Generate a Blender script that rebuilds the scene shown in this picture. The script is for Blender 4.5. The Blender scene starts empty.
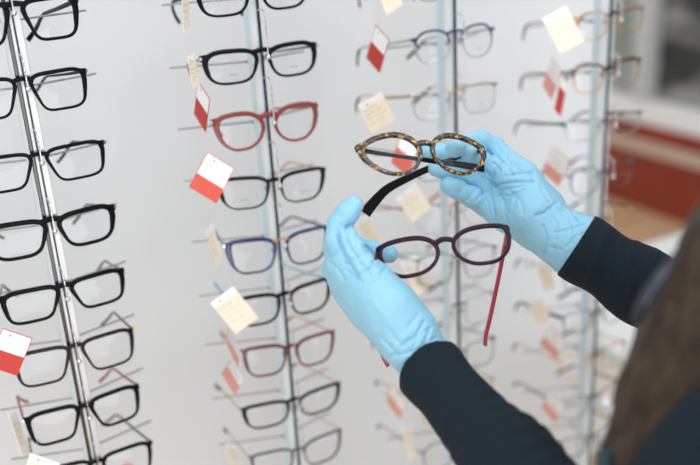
import bpy, math, random
import numpy as np
from mathutils import Vector, Matrix
random.seed(4); rng = np.random.default_rng(4)
scene = bpy.context.scene
COL = scene.collection

# ------------------------------------------------------------------ camera
EYE = np.array([0.0, 0.0, 1.6]); F = 882.6
def basis(p, y, r):
    cy, sy = math.cos(y), math.sin(y)
    right = np.array([cy, sy, 0]); fw = np.array([-sy*math.cos(p), cy*math.cos(p), -math.sin(p)])
    down = np.cross(fw, right)
    return np.array([right*math.cos(r)+down*math.sin(r), -right*math.sin(r)+down*math.cos(r), fw])
M = basis(.3624, -.4725, .0603)
def ray(u, v): return M.T @ np.array([(u-350)/F, (v-232.5)/F, 1.0])
def W(u, v, d): return EYE + ray(u, v)*d                    # a point at a depth
def atY(u, v, Y):                                           # a point on the plane at distance Y
    r = ray(u, v); return EYE + r*(Y/r[1])
def atX(u, v, X):
    r = ray(u, v); return EYE + r*(X/r[0])
def atZ(u, v, z):
    r = ray(u, v); return EYE + r*((z-EYE[2])/r[2])
def PX(P):
    q = M @ (np.asarray(P)-EYE); return np.array([q[0]/q[2]*F+350, q[1]/q[2]*F+232.5])
cam = bpy.data.cameras.new('camera'); camo = bpy.data.objects.new('camera', cam); COL.objects.link(camo)
R4 = Matrix.Identity(4)
for i in range(3):
    R4[i][0] = M[0][i]; R4[i][1] = -M[1][i]; R4[i][2] = -M[2][i]; R4[i][3] = EYE[i]
camo.matrix_world = R4
cam.sensor_width = 36; cam.lens = F/700*36; cam.clip_start = .02
cam.dof.use_dof = True; cam.dof.focus_distance = .86; cam.dof.aperture_fstop = 2.3
scene.camera = camo

# ------------------------------------------------------------------ materials
def lin(c):
    return [((x/255+.055)/1.055)**2.4 if x/255 > .04045 else x/255/12.92 for x in c]
MATS = {}
def mat(name, rgb, rough=.5, metal=0, spec=.5, coat=0, bump=None, var=0, vscale=20, sss=0, trans=0, alpha=1):
    if name in MATS: return MATS[name]
    m = bpy.data.materials.new(name); m.use_nodes = True; nt = m.node_tree
    b = nt.nodes['Principled BSDF']
    c = lin(rgb)+[1]
    b.inputs['Base Color'].default_value = c; b.inputs['Roughness'].default_value = rough
    b.inputs['Metallic'].default_value = metal; b.inputs['Specular IOR Level'].default_value = spec
    b.inputs['Coat Weight'].default_value = coat; b.inputs['Coat Roughness'].default_value = .08
    b.inputs['Transmission Weight'].default_value = trans; b.inputs['Alpha'].default_value = alpha
    if sss:
        b.inputs['Subsurface Weight'].default_value = sss; b.inputs['Subsurface Radius'].default_value = (.004, .006, .008)
        b.inputs['Subsurface Scale'].default_value = 1
    if var or bump:
        tc = nt.nodes.new('ShaderNodeTexCoord'); no = nt.nodes.new('ShaderNodeTexNoise')
        no.inputs['Scale'].default_value = vscale; no.inputs['Detail'].default_value = 5
        nt.links.new(tc.outputs['Object'], no.inputs['Vector'])
        if var:
            r = nt.nodes.new('ShaderNodeValToRGB')
            r.color_ramp.elements[0].position = .3; r.color_ramp.elements[1].position = .7
            r.color_ramp.elements[0].color = [x*(1-var) for x in c[:3]]+[1]
            r.color_ramp.elements[1].color = [min(1, x*(1+var)) for x in c[:3]]+[1]
            nt.links.new(no.outputs['Fac'], r.inputs['Fac']); nt.links.new(r.outputs['Color'], b.inputs['Base Color'])
        if bump:
            n2 = nt.nodes.new('ShaderNodeTexNoise'); n2.inputs['Scale'].default_value = bump[0]; n2.inputs['Detail'].default_value = 4
            nt.links.new(tc.outputs['Object'], n2.inputs['Vector'])
            bp = nt.nodes.new('ShaderNodeBump'); bp.inputs['Strength'].default_value = bump[1]; bp.inputs['Distance'].default_value = bump[2]
            nt.links.new(n2.outputs['Fac'], bp.inputs['Height']); nt.links.new(bp.outputs['Normal'], b.inputs['Normal'])
    MATS[name] = m; return m

black = mat('black acetate', (6, 7, 9), .42, spec=.12, coat=0)
ink = mat('dark navy acetate', (7, 9, 16), .42, spec=.12, coat=0)
teal_black = mat('teal black acetate', (8, 14, 20), .4, spec=.15, coat=.01)
espresso = mat('espresso acetate', (25, 14, 16), .36, spec=.22, coat=.02)
plumblack = mat('plum black acetate', (27, 15, 25), .36, spec=.22, coat=.02)
navy = mat('navy acetate', (28, 44, 98), .25, coat=.6)
wine = mat('wine acetate', (96, 28, 36), .25, coat=.6)
brick = mat('translucent brick acetate', (146, 62, 54), .25, coat=.3, alpha=.86)
red_t = mat('red temple acetate', (150, 44, 46), .35)
turq = mat('turquoise temple acetate', (120, 196, 212), .35)
greyt = mat('smoky grey acetate', (70, 72, 74), .3, coat=.3)
honey = mat('honey temple acetate', (176, 112, 70), .35)
peach = mat('peach temple acetate', (216, 178, 150), .4)
purple = mat('plum acetate', (50, 15, 40), .35, spec=.2, coat=.04)
crimson = mat('raspberry temple acetate', (168, 32, 74), .22, coat=.7)
gold = mat('gold metal', (214, 164, 98), .28, metal=1)
silver = mat('silver metal', (190, 192, 196), .25, metal=1)
gun = mat('gunmetal', (92, 94, 98), .3, metal=1)
amber = mat('amber brown metal', (110, 72, 52), .35, metal=.4)
orange_m = mat('orange red metal', (196, 88, 66), .35, metal=.3)
chrome = mat('chrome', (222, 224, 228), .08, metal=1)
chromeb = mat('bright satin chrome', (206, 208, 212), .45, metal=.6)
steel = mat('brushed steel rod', (150, 151, 150), .28, metal=1)
slot_reflect = mat('dark pole groove and mirrored band', (18, 26, 34), .2, coat=.5)
poleside = mat('pale anodised pole', (216, 236, 243), .3, metal=.15, spec=.6)
wht = mat('white card', (254, 254, 255), .6)
redcard = mat('red card print', (196, 56, 48), .6)
coralcard = mat('coral card print', (222, 92, 74), .6)
pinkcard = mat('faded coral card print', (238, 170, 156), .6)
cream = mat('cream card', (252, 240, 220), .7, var=.03, vscale=60)
scrib = mat('brown handwriting', (190, 156, 116), .8)
scrib2 = mat('pale pink handwriting', (226, 190, 168), .8)
holem = mat('tag eyelet', (150, 152, 158), .5)
thread = mat('clear nylon thread', (226, 214, 204), .4)
padm = mat('clear silicone pad', (226, 226, 224), .25, trans=.5)
printg = mat('lens print', (150, 150, 152), .6)

def lens_material():
    m = bpy.data.materials.new('lens'); m.use_nodes = True; nt = m.node_tree; nt.nodes.clear()
    o = nt.nodes.new('ShaderNodeOutputMaterial'); mx = nt.nodes.new('ShaderNodeMixShader')
    t = nt.nodes.new('ShaderNodeBsdfTransparent'); t.inputs[0].default_value = (.985, .987, .99, 1)
    g = nt.nodes.new('ShaderNodeBsdfGlossy'); g.inputs['Roughness'].default_value = .02
    fr = nt.nodes.new('ShaderNodeFresnel'); fr.inputs['IOR'].default_value = 1.35
    nt.links.new(fr.outputs[0], mx.inputs[0]); nt.links.new(t.outputs[0], mx.inputs[1]); nt.links.new(g.outputs[0], mx.inputs[2])
    nt.links.new(mx.outputs[0], o.inputs[0]); return m
lensm = lens_material()
def tortoise_material():
    m = bpy.data.materials.new('tortoiseshell'); m.use_nodes = True; nt = m.node_tree; b = nt.nodes['Principled BSDF']
    tc = nt.nodes.new('ShaderNodeTexCoord'); no = nt.nodes.new('ShaderNodeTexNoise')
    no.inputs['Scale'].default_value = 230; no.inputs['Detail'].default_value = 2.5; no.inputs['Distortion'].default_value = .6
    r = nt.nodes.new('ShaderNodeValToRGB'); e = r.color_ramp.elements
    e[0].position = .53; e[0].color = (.012, .009, .008, 1); e[1].position = .64; e[1].color = lin((222, 166, 62))+[1]
    k = e.new(.575); k.color = lin((110, 70, 26))+[1]
    nt.links.new(tc.outputs['Object'], no.inputs['Vector']); nt.links.new(no.outputs['Fac'], r.inputs['Fac'])
    nt.links.new(r.outputs['Color'], b.inputs['Base Color'])
    b.inputs['Roughness'].default_value = .2; b.inputs['Coat Weight'].default_value = .8; b.inputs['Coat Roughness'].default_value = .05
    return m
tort = tortoise_material()

# ------------------------------------------------------------------ mesh helpers
class MB:
    def __init__(s): s.v = []; s.f = []; s.m = []; s.mats = []
    def mi(s, m):
        if m not in s.mats: s.mats.append(m)
        return s.mats.index(m)
    def add(s, vs, fs, m):
        o = len(s.v); s.v += [tuple(map(float, p)) for p in vs]; k = s.mi(m)
        for f in fs: s.f.append([i+o for i in f]); s.m.append(k)
    def box(s, lo, hi, m):
        x0, y0, z0 = lo; x1, y1, z1 = hi
        s.add([(x0,y0,z0),(x1,y0,z0),(x1,y1,z0),(x0,y1,z0),(x0,y0,z1),(x1,y0,z1),(x1,y1,z1),(x0,y1,z1)],
              [(3,2,1,0),(4,5,6,7),(0,1,5,4),(1,2,6,5),(2,3,7,6),(3,0,4,7)], m)
    def sweep(s, path, sizes, m, up=(0, 0, 1), n=10, p=2.6, closed=False):
        """a bar of superelliptic section (width, height) along a path"""
        P = np.array(path, float); N = len(P); up = np.array(up, float)
        sizes = [sizes]*N if not isinstance(sizes, list) else sizes
        rings = []
        for i in range(N):
            if closed: t = P[(i+1) % N]-P[i-1]
            else: t = P[min(i+1, N-1)]-P[max(i-1, 0)]
            t = t/np.linalg.norm(t); side = np.cross(t, up)
            if np.linalg.norm(side) < 1e-4: side = np.cross(t, (1, 0, 0))
            side /= np.linalg.norm(side); u2 = np.cross(side, t)
            w, h = sizes[i]
            for k in range(n):
                a = 2*math.pi*k/n; c, sn = math.cos(a), math.sin(a)
                rings.append(P[i]+side*w/2*math.copysign(abs(c)**(2/p), c)+u2*h/2*math.copysign(abs(sn)**(2/p), sn))
        fs = []
        for i in range(N if closed else N-1):
            for k in range(n):
                a, b = i*n+k, i*n+(k+1) % n; j = ((i+1) % N)*n
                fs.append((a, b, j+(k+1) % n, j+k))
        if not closed: fs += [tuple(range(n))[::-1], tuple((N-1)*n+k for k in range(n))]
        s.add(rings, fs, m)
    def ball(s, c, r, m, n=12):
        vs, fs = [], []; rr = (r, r, r) if np.isscalar(r) else r
        for i in range(n//2+1):
            th = math.pi*i/(n//2)
            for j in range(n):
                a = 2*math.pi*j/n
                vs.append((c[0]+rr[0]*math.sin(th)*math.cos(a), c[1]+rr[1]*math.sin(th)*math.sin(a), c[2]+rr[2]*math.cos(th)))
        for i in range(n//2):
            for j in range(n):
                fs.append((i*n+j, (i+1)*n+j, (i+1)*n+(j+1) % n, i*n+(j+1) % n))
        s.add(vs, fs, m)
    def build(s, name, parent=None, smooth=True, bevel=0):
        me = bpy.data.meshes.new(name); me.from_pydata(s.v, [], s.f); me.validate()
        for m in s.mats: me.materials.append(m)
        if len(me.polygons) == len(s.m):
            me.polygons.foreach_set('material_index', s.m)
        me.polygons.foreach_set('use_smooth', [smooth]*len(me.polygons)); me.update()
        import bmesh
        bm = bmesh.new(); bm.from_mesh(me); bmesh.ops.recalc_face_normals(bm, faces=bm.faces); bm.to_mesh(me); bm.free()
        o = bpy.data.objects.new(name, me); COL.objects.link(o)
        if parent: o.parent = parent
        if smooth:
            try: me.set_sharp_from_angle(angle=math.radians(50))
            except Exception: pass
        if bevel:
            b = o.modifiers.new('bevel', 'BEVEL'); b.width = bevel; b.segments = 2; b.limit_method = 'ANGLE'
        return o
def empty(name, loc, label, cat, group=None):
    o = bpy.data.objects.new(name, None); COL.objects.link(o); o.location = loc; o.empty_display_size = .02
    tag(o, label, cat, group); return o
def tag(o, label, cat, group=None):
    o['label'] = label; o['category'] = cat
    if group: o['group'] = group
def structure(o): o['kind'] = 'structure'; return o
def spline(pts, n=8):
    P = np.array(pts, float); out = []
    for i in range(len(P)-1):
        p0, p1, p2, p3 = P[max(i-1, 0)], P[i], P[i+1], P[min(i+2, len(P)-1)]
        for k in range(n):
            t = k/n
            out.append(.5*((2*p1)+(p2-p0)*t+(2*p0-5*p1+4*p2-p3)*t*t+(3*p1-p0-3*p2+p3)*t**3))
    return out+[P[-1]]

# ------------------------------------------------------------------ spectacles
# lens outlines: superellipse power, inner taper, outer taper, cat-eye lift, brow droop at the nose
SHAPES = dict(
    rect=(4.6, .20, .05, .02, .02), soft=(3.2, .14, .08, .03, .03), softrect=(3.7, .17, .08, .04, .03),
    cat=(3.1, .18, .17, .20, .05), butterfly=(2.7, .16, .16, .13, .03), panto=(2.35, .10, .08, .03, .00),
    catwing=(2.9, .12, .20, .20, .04), round=(2.1, .03, .03, .0, .0), square=(3.3, .08, .06, .02, .01), hexa=(2.8, .06, .08, .02, .0))
CTRL = dict(
    teardrop=[(-1, .10), (-.86, .62), (-.45, .95), (.05, .97), (.55, .78), (.9, .5), (1, .2), (.9, -.2), (.6, -.65), (.15, -.97), (-.35, -.95), (-.78, -.6)],
    corner=[(-1, .08), (-.88, .58), (-.5, .90), (0, 1), (.5, .98), (.88, .86), (1, .5), (.97, .05), (.82, -.5), (.45, -.92), (0, -1), (-.45, -.9), (-.84, -.5)],
    wing=[(-1, .25), (-.92, .66), (-.55, .90), (0, .98), (.55, 1), (.93, .96), (1, .62), (.96, .08), (.86, -.5), (.54, -.92), (0, -1), (-.48, -.97), (-.86, -.62)])
def outline(shape, w, h, n=56):
    """right lens, outer side at +x"""
    if shape in CTRL:
        C = np.array(CTRL[shape]); C = np.vstack([C[-1], C, C[0], C[1]]); out = []
        for i in range(1, len(C)-2):
            for t in np.linspace(0, 1, 6)[:-1]:
                p0, p1, p2, p3 = C[i-1:i+3]
                out.append(.5*(2*p1+(p2-p0)*t+(2*p0-5*p1+4*p2-p3)*t*t+(3*p1-p0-3*p2+p3)*t**3))
        A = np.array(out)[::-1]                             # counter-clockwise
        A[:, 0] = (A[:, 0]-A[:, 0].min())/np.ptp(A[:, 0])*w-w/2; A[:, 1] = (A[:, 1]-A[:, 1].min())/np.ptp(A[:, 1])*h-h/2
        return A
    pw, ki, ko, lift, droop = SHAPES[shape]; pts = []
    for k in range(n):
        a = 2*math.pi*k/n; c, s = math.cos(a), math.sin(a)
        x = w/2*math.copysign(abs(c)**(2/pw), c); z = h/2*math.copysign(abs(s)**(2/pw), s)
        f = (h/2-z)/h                                   # 0 at the top, 1 at the bottom
        x += (ki if x < 0 else -ko)*w*f*abs(x)/(w/2)
        if z > 0: z += h*(lift*(x/(w/2))*(.5+.5*np.sign(x)) - droop*(-x/(w/2))*(x < 0))*(z/(h/2))
        pts.append((x, z))
    A = np.array(pts); A[:, 0] = (A[:, 0]-A[:, 0].min())/np.ptp(A[:, 0])*w-w/2; A[:, 1] = (A[:, 1]-A[:, 1].min())/np.ptp(A[:, 1])*h-h/2
    return A
def warp(x): return .0055*(x/.07)**2
PATHS = []
class Spec: pass
def frame_geometry(hw, top, bot, shape, tt=.0028, tb=.0016, to=.003, bw=.018, lug=.0018):
    g = Spec(); g.hw = hw
    g.h = (top-tt)-(bot+tb); g.cz = ((top-tt)+(bot+tb))/2
    g.w = hw-bw/2-lug-to; g.cx = bw/2+g.w/2+.0005
    g.tt, g.tb, g.to, g.lug, g.bw, g.shape, g.top = tt, tb, to, lug, bw, shape, top
    g.pts = outline(shape, g.w, g.h)+np.array([g.cx, g.cz])
    q = (g.pts-np.array([g.cx, g.cz]))/np.array([g.w, g.h]); g.k = int(np.argmax(q[:, 0]+.62*q[:, 1])); g.zc = float(g.pts[g.k, 1]); g.xc = float(g.pts[g.k, 0])
    return g
def rim(mb, pts, g, m, m2=None, depth=.0036, sgn=1):
    n = len(pts); nx = np.roll(pts, -1, 0)-np.roll(pts, 1, 0); nx /= np.linalg.norm(nx, axis=1)[:, None]
    nor = np.stack([nx[:, 1], -nx[:, 0]], 1)                # outward for ccw outline
    vs = []; prof = [(0, .5), (.12, .92), (.3, 1), (.75, 1), (.95, .8), (1, .4), (1, -.4), (.95, -.8), (.75, -1), (.3, -1), (.12, -.92), (0, -.5)]
    for i in range(n):
        x, z = pts[i]; a, b = nor[i]
        up = max(b, 0); dn = max(-b, 0); out = max(a, 0)
        zrel = (z-g.cz)/(g.h/2)
        t = g.tb+(g.tt-g.tb)*max(0, min(1, (zrel+.5)/1.1))
        t = t+(g.to-t)*out*out*max(0, min(1, (zrel+.9)/1.4))
        for r, q in prof:
            px, pz = x+a*t*r, z+b*t*r
            vs.append((sgn*px, warp(px)-q*depth/2*(.75+.25*t/g.tt), pz))
    k = len(prof); fs = []; fs2 = []
    for i in range(n):
        j = (i+1) % n
        low = pts[i][1] < g.cz+.10*g.h
        for q in range(k):
            (fs2 if (m2 and low) else fs).append((i*k+q, i*k+(q+1) % k, j*k+(q+1) % k, j*k+q))
    mb.add(vs, fs, m)
    if fs2:
        mb.f_extra = fs2
        o = len(mb.v)-len(vs); kk = mb.mi(m2)
        for f in fs2: mb.f.append([i+o for i in f]); mb.m.append(kk)
def rot_x(p, a): c, s = math.cos(a), math.sin(a); return np.array([p[0], p[1]*c-p[2]*s, p[1]*s+p[2]*c])
def temple_path(hx, hz, sgn, L1=.098, L2=.044, fold=8, droop=12, down=38):
    """hinge at (hx, .008, hz); the arm runs back, then the tip bends down"""
    f = math.radians(fold); pts = []
    for s in np.linspace(0, L1, 8): pts.append(np.array([0, s, -.0006*math.sin(s/L1*3.1)]))
    a = 0; p = pts[-1].copy()
    for i in range(8):
        a = math.radians(down)*min(1, (i+1)/4); p = p+np.array([-.0016*i/4, math.cos(a), -math.sin(a)])*np.array([1, L2/8, L2/8])
        pts.append(p.copy())
    out = []
    for q in pts:
        q = rot_x(q, -math.radians(droop)); x, y, z = q
        x2 = x*math.cos(f)-y*math.sin(f); y2 = x*math.sin(f)+y*math.cos(f)
        out.append(np.array([sgn*(hx+x2), .0075+y2, hz+z]))
    return out
def build_temple(root, path, m, tipm, style, hinge=None):
    n = len(path); i0 = int(n*.62)
    if style == 'thick':
        sz = [(.0032, .0052-.0016*min(1, i/7)+.0022*max(0, (i-8)/8)) for i in range(n)]
    elif style == 'held':
        sz = [(.0036, .0052+.0006*max(0, (i-n*.5)/(n*.5))) for i in range(n)]
    elif style == 'thin':
        sz = [(.0024, .0034-.0006*min(1, i/7)+.0010*max(0, (i-8)/8)) for i in range(n)]
    else:
        sz = [(.0013, .0018) for i in range(n)]
    mb = MB()
    if tipm is None:
        mb.sweep(path, sz, m); t = mb.build('temple', root)
    else:
        mb.sweep(path[:i0+1], sz[:i0+1], m); t = mb.build('temple', root)
        tb = MB(); s2 = [(.0028, .0034+.0012*k/(n-i0)) for k in range(n-i0)]
        tb.sweep(path[i0:], s2, tipm); tb.build('temple_tip', t)
    if hinge:
        hb = MB(); p, q = np.array(path[0]), np.array(path[1]); d = (q-p)/np.linalg.norm(q-p)
        hb.sweep([p-d*.003, p+d*.004], (.0030, .0040), hinge, n=8); hb.build('hinge', t)
    return t
def glasses(name, label, g, m, m2=None, temple=(black, None, 'thick'), foldL=8, foldR=8, droop=12, L1=.098, L2=.044,
            bridge=None, bm=None, pads=False, depth=.0036, group=None, hinge=silver, custom=None, mark=False, bz=0, arch=.0022, down=38):
    root = empty(name, (0, 0, 0), label, 'eyeglasses', group); droop -= 8
    fb = MB()
    for s in (1, -1):
        rim(fb, g.pts, g, m, m2, depth, s)
        # end piece that carries the hinge
        xo, z0 = g.xc, g.zc
        hh = max(.0026, g.tt*1.3)
        fb.sweep([(s*(xo+.35*g.to), warp(xo), z0), (s*(xo+.7*(g.hw-xo)), warp(g.hw)+.0002, z0+.0004), (s*(g.hw-.0012), warp(g.hw)+.0016, z0+.0008), (s*(g.hw-.0009), .0085, z0+.0004)],
                 [(depth, hh*1.7), (depth, hh*1.35), (.0034, hh*1.1), (.0028, hh)], m, n=10, p=3)
    # bridge
    bh = bridge or max(.0022, g.tt*1.15); zb = 0+bz; x0 = g.bw/2+.0015
    path = [(x, warp(x)-.0008, zb+arch*(1-(x/x0)**2)-.001) for x in np.linspace(-x0, x0, 9)]
    fb.sweep(path, [(depth, bh*(1.25 if abs(p[0]) > x0*.8 else 1)) for p in path], bm or m, n=10, p=2.4)
    fb.build('frame', root)
    # lenses
    for s in (1, -1):
        lb = MB(); n = len(g.pts); c = g.pts.mean(0); vs = []; fs = []
        rings = 4
        for r in range(rings):
            q = (r+1)/rings
            for p in g.pts:
                x, z = c+(p-c)*q*1.004; vs.append((s*x, warp(x)-.0012*(1-q*q), z))
        vs.append((s*c[0], warp(c[0])-.0012, c[1])); ci = len(vs)-1
        for i in range(n):
            j = (i+1) % n; fs.append((ci, i, j))
            for r in range(rings-1): fs.append((r*n+i, (r+1)*n+i, (r+1)*n+j, r*n+j))
        lb.add(vs, fs, lensm)
        if mark:                                        # faint line of print on the demo lens
            zc = c[1]-g.h*.26
            for k in range(7):
                xx = c[0]-.004+k*.0013
                lb.add([(s*xx, warp(xx)-.0016, zc), (s*(xx+.0009), warp(xx)-.0016, zc), (s*(xx+.0009), warp(xx)-.0016, zc+.0011), (s*xx, warp(xx)-.0016, zc+.0011)], [(0, 1, 2, 3)], printg)
        lb.build('lens', root)
    hz = g.zc+.0004
    tm, tipm, style = temple
    for s, fo in ((1, foldR), (-1, foldL)):
        if custom: path = custom[0 if s > 0 else 1]
        else: path = temple_path(g.hw-.0008, hz, s, L1, L2, fo, droop, down)
        build_temple(root, path, tm, tipm, style, hinge); PATHS.append(np.array(path))
    if pads:
        for s in (1, -1):
            pb = MB(); pb.ball((s*(g.bw/2-.001), .006, g.cz+g.h*.06), (.0016, .0024, .0042), padm, 10)
            pb.sweep(spline([(s*(g.bw/2+.001), .001, g.cz+g.h*.2), (s*(g.bw/2-.001), .0055, g.cz+g.h*.18), (s*(g.bw/2-.0008), .006, g.cz+g.h*.08)], 4), (.0007, .0007), silver, n=6)
            pb.build('nose_pad', root)
    return root

RACKED = []
D = .9                                                  # distance of the display poles
GROUP_G = 'spectacles on the display poles'
def on_rack(label, B, Lc, Rc, bot, shape, m, tilt=4, yaw=0, **kw):
    """spectacles hung at bridge B, with corners Lc/Rc (either may be hidden) and lens bottoms bot"""
    geo = {k: kw.pop(k) for k in ('tt', 'tb', 'to', 'bw', 'lug') if k in kw}
    if geo.get('tt', .0028) > .0019:
        for k, q in (('tt', 1.22), ('tb', 1.15), ('to', 1.3)): geo[k] = geo.get(k, .002)*q
    roll = kw.pop('roll', None)
    b = atY(*B, D-.006)
    cl = atY(*Lc, D+.001) if Lc else None; cr = atY(*Rc, D+.001) if Rc else None
    if cl is not None and cr is not None:
        hw = (cr[0]-cl[0])/2; ro = math.atan2(cr[2]-cl[2], cr[0]-cl[0]); mid = (cr+cl)/2
        top = (mid-b)[2]; b[0] = mid[0]*.6+b[0]*.4
    else:
        c = cr if cr is not None else cl; hw = abs(c[0]-b[0]); ro = 0; top = (c-b)[2]
    if roll is not None: ro = math.radians(roll)
    hw = max(.060, min(.074, hw-.0022)); top = max(.004, min(.016, top))
    px_ = min((q*D for q in (.1301, .4054, .6869, .9661)), key=lambda q: abs(q-b[0])); b[0] = max(px_-.004, min(px_+.004, b[0]))
    bz = np.mean([atY(*q, D-.004)[2] for q in bot]) - b[2] if isinstance(bot, list) else bot
    g = frame_geometry(hw, top+.002, bz, shape, **geo)
    r = glasses('eyeglasses', label, g, m, group=GROUP_G, **kw)
    r.location = b
    r.rotation_euler = (math.radians(-tilt), -ro, math.radians(yaw))
    Rm = np.array(r.rotation_euler.to_matrix()); zs = []
    for P in PATHS[-1], PATHS[-2]:                          # left, right arm: height where it crosses the support rod
        Q = P@Rm.T+b; zs.append(float(np.interp(D+.0625, Q[:, 1], Q[:, 2])))
    RACKED.append((b[0], b[2], zs))
    return r

T = dict(black=(black, None, 'thick'), grey=(greyt, None, 'thin'), red=(red_t, None, 'thin'), mblk=(gun, black, 'wire'),
         gblk=(gold, black, 'wire'), sblk=(silver, black, 'wire'))
# first pole, left
def rack_all():
    Y = on_rack
    Y('black rectangular glasses at the top of the leftmost pole, cut by the photo edge', (14, 5), None, (77, 2), [(43, 41)], 'rect', ink, temple=T['black'], foldR=10, droop=15, tt=.004, tb=.0026, to=.0045)
    Y('black rectangular glasses second from the top on the leftmost pole', (22, 80), None, (88, 68), [(58, 110)], 'rect', ink, temple=(black, None, 'thin'), foldR=13, droop=13, tt=.0032, tb=.0022, to=.0038)
    Y('black thin-rimmed glasses third from the top on the leftmost pole', (38, 155), None, (106, 139), [(70, 180)], 'rect', ink, temple=(black, None, 'thin'), foldR=8, droop=14, tt=.003, tb=.0022, to=.0036)
    Y('black thick-rimmed glasses with a gold corner dot, fourth on the leftmost pole', (51, 220), None, (116.5, 204), [(78, 246)], 'softrect', black, temple=T['grey'], foldR=7, droop=16, L1=.09, tt=.0042, tb=.003, to=.0048, hinge=gold)
    Y('black glasses with smoky grey arms, fifth on the leftmost pole', (63, 286), (-4, 299), (126.5, 268), [(90, 310), (17, 323)], 'rect', black, temple=T['grey'], foldR=2, droop=15, L1=.082, tt=.004, tb=.0026, to=.0042)
    Y('plum black glasses behind the red and white tag at the left photo edge', (75, 346), (8, 362), (135.5, 330), [(102, 369), (45, 383)], 'rect', plumblack, temple=(gun, None, 'thin'), foldR=1, foldL=4, droop=12, L1=.08, tt=.0032, tb=.002, to=.0038, hinge=gold)
    Y('black angular glasses with dark red arms on the leftmost pole', (85, 406), (19.5, 417), (139.5, 381), [(110, 425), (41, 446)], 'rect', ink, temple=T['red'], foldR=6, foldL=2, droop=14, L1=.085, tt=.0038, tb=.0024, to=.0042)
    Y('black rectangular glasses lowest in view on the leftmost pole', (98, 461), (31, 472), (152, 438), [(124, 481), (58, 500)], 'rect', black, temple=(gun, None, 'thin'), foldR=8, foldL=4, droop=11, L1=.1, tt=.0034, tb=.0022, to=.0038)
    Y('glasses below the photo edge whose coral arm shows under the leftmost pole', (109, 511), (45, 526), (164, 490), [(134, 533)], 'rect', black, temple=(coralarm, None, 'thin'), foldR=8, droop=12, tt=.0034, tb=.0022, to=.0038)
    # second pole
    Y('black rounded glasses cut by the top photo edge on the second pole', (252, -13), (192, -12), (309, -25), [(223, 17), (286, 9)], 'soft', ink, temple=T['black'], foldL=4, foldR=8, droop=13, tt=.0036, tb=.0024, to=.004)
    Y('black soft-square glasses with silver hinges above the red pair', (260, 51), (198.5, 54), (319, 39.5), [(228, 84), (295, 76.5)], 'soft', teal_black, temple=(greyt, black, 'thin'), foldL=10, foldR=8, droop=14, tt=.004, tb=.0024, to=.0046, mark=True)
    Y('translucent brick-red round glasses on the second pole', (269, 115), (208, 117), (318, 99.5), [(237, 151), (295, 141)], 'corner', brick, temple=(brick, black, 'thin'), foldL=18, foldR=6, droop=15, tt=.0042, tb=.0026, to=.0046, depth=.004)
    Y('espresso black cat-eye glasses beside the large coral and white tag', (272.6, 180.5), (214, 180), (327.5, 166), [(240.6, 211), (296.6, 201)], 'wing', espresso, temple=(peach, None, 'thin'), foldL=12, foldR=4, droop=10, L1=.08, tt=.0034, tb=.0016, to=.0042, pads=True, mark=True)
    Y('navy blue cat-eye glasses with gold bridge on the second pole', (280.6, 239.4), (221, 243), (331, 224), [(248.6, 274.5), (304.6, 262.5)], 'wing', navy, temple=(navy, None, 'thin'), foldL=13, foldR=4, droop=11, L1=.09, tt=.0036, tb=.002, to=.0052, bm=gold, bridge=.002, pads=True)
    Y('black rounded glasses with turquoise arms behind a large cream tag', (284, 294), (229, 300), (332, 276), [(257.7, 325.5), (308, 311.5)], 'wing', black, temple=(turq, None, 'thin'), foldL=8, foldR=10, droop=11, L1=.09, tt=.0036, tb=.0022, to=.004, pads=True)
    Y('wine red glasses with honey-coloured arms on the second pole', (289.4, 346.5), (239.5, 349.5), (336.5, 328.5), [(256, 379), (311, 364)], 'wing', wine, temple=(gold, honey, 'wire'), foldL=6, foldR=6, droop=12, L1=.09, tt=.0032, tb=.002, to=.0036, pads=True)
    Y('black squared glasses with thin gold arms directly under the wine red pair', (293.7, 399.5), (238.5, 409), (341.5, 381), [(260.6, 428.5), (314, 413.5)], 'wing', black, temple=T['gblk'], foldL=3, foldR=6, droop=12, tt=.0032, tb=.0018, to=.004, pads=True)
    Y('charcoal thin-rimmed glasses lowest in view on the second pole', (299.4, 448.5), (246, 457), (341.5, 428), [(272, 479), (318, 461)], 'wing', greyt, temple=T['gblk'], foldL=3, foldR=6, droop=12, tt=.0022, tb=.0016, to=.003, pads=True, mark=True)
    # third pole
    wire = dict(tt=.0012, tb=.0011, to=.0012, depth=.0016, lug=.004, bw=.02)
    Y('thin wire glasses cut by the top photo edge on the third pole', (449, -28), (400, -24), (489, -36), [(426, 1.5), (471, -5)], 'round', gun, temple=T['mblk'], foldL=-2, foldR=10, droop=12, pads=True, **wire)
    Y('round glasses with blue brow and silver lower rims on the third pole', (455.4, 31.5), (408, 34), (494, 22), [(429, 64.5), (477, 57)], 'panto', navy, m2=silver, temple=(silver, black, 'thin'), foldL=-6, foldR=18, droop=14, pads=True, mark=True, tt=.0024, tb=.0011, to=.002, depth=.002, lug=.004, bw=.02)
    Y('thin gold soft-square wire glasses above the tortoiseshell pair', (455.4, 91.5), (408.5, 98), (498, 85), [(422, 121), (477, 113.5)], 'square', silver, temple=T['gblk'], foldL=-6, foldR=16, droop=12, pads=True, hinge=gold, mark=True, bm=gold, **wire)
    Y('gunmetal wire glasses mostly hidden behind the tortoiseshell pair', (457, 148), (410, 153), (497, 138), [(433, 180), (478, 172)], 'square', gun, temple=T['mblk'], foldL=-2, foldR=6, droop=12, pads=True, **wire)
    Y('orange red round wire glasses between the two held pairs', (458, 204), (411, 207), (497, 192), [(433, 233), (478, 226)], 'panto', silver, temple=(orange_m, orange_m, 'wire'), foldL=-4, foldR=6, droop=12, pads=True, bm=orange_m, hinge=orange_m, **wire)
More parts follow.
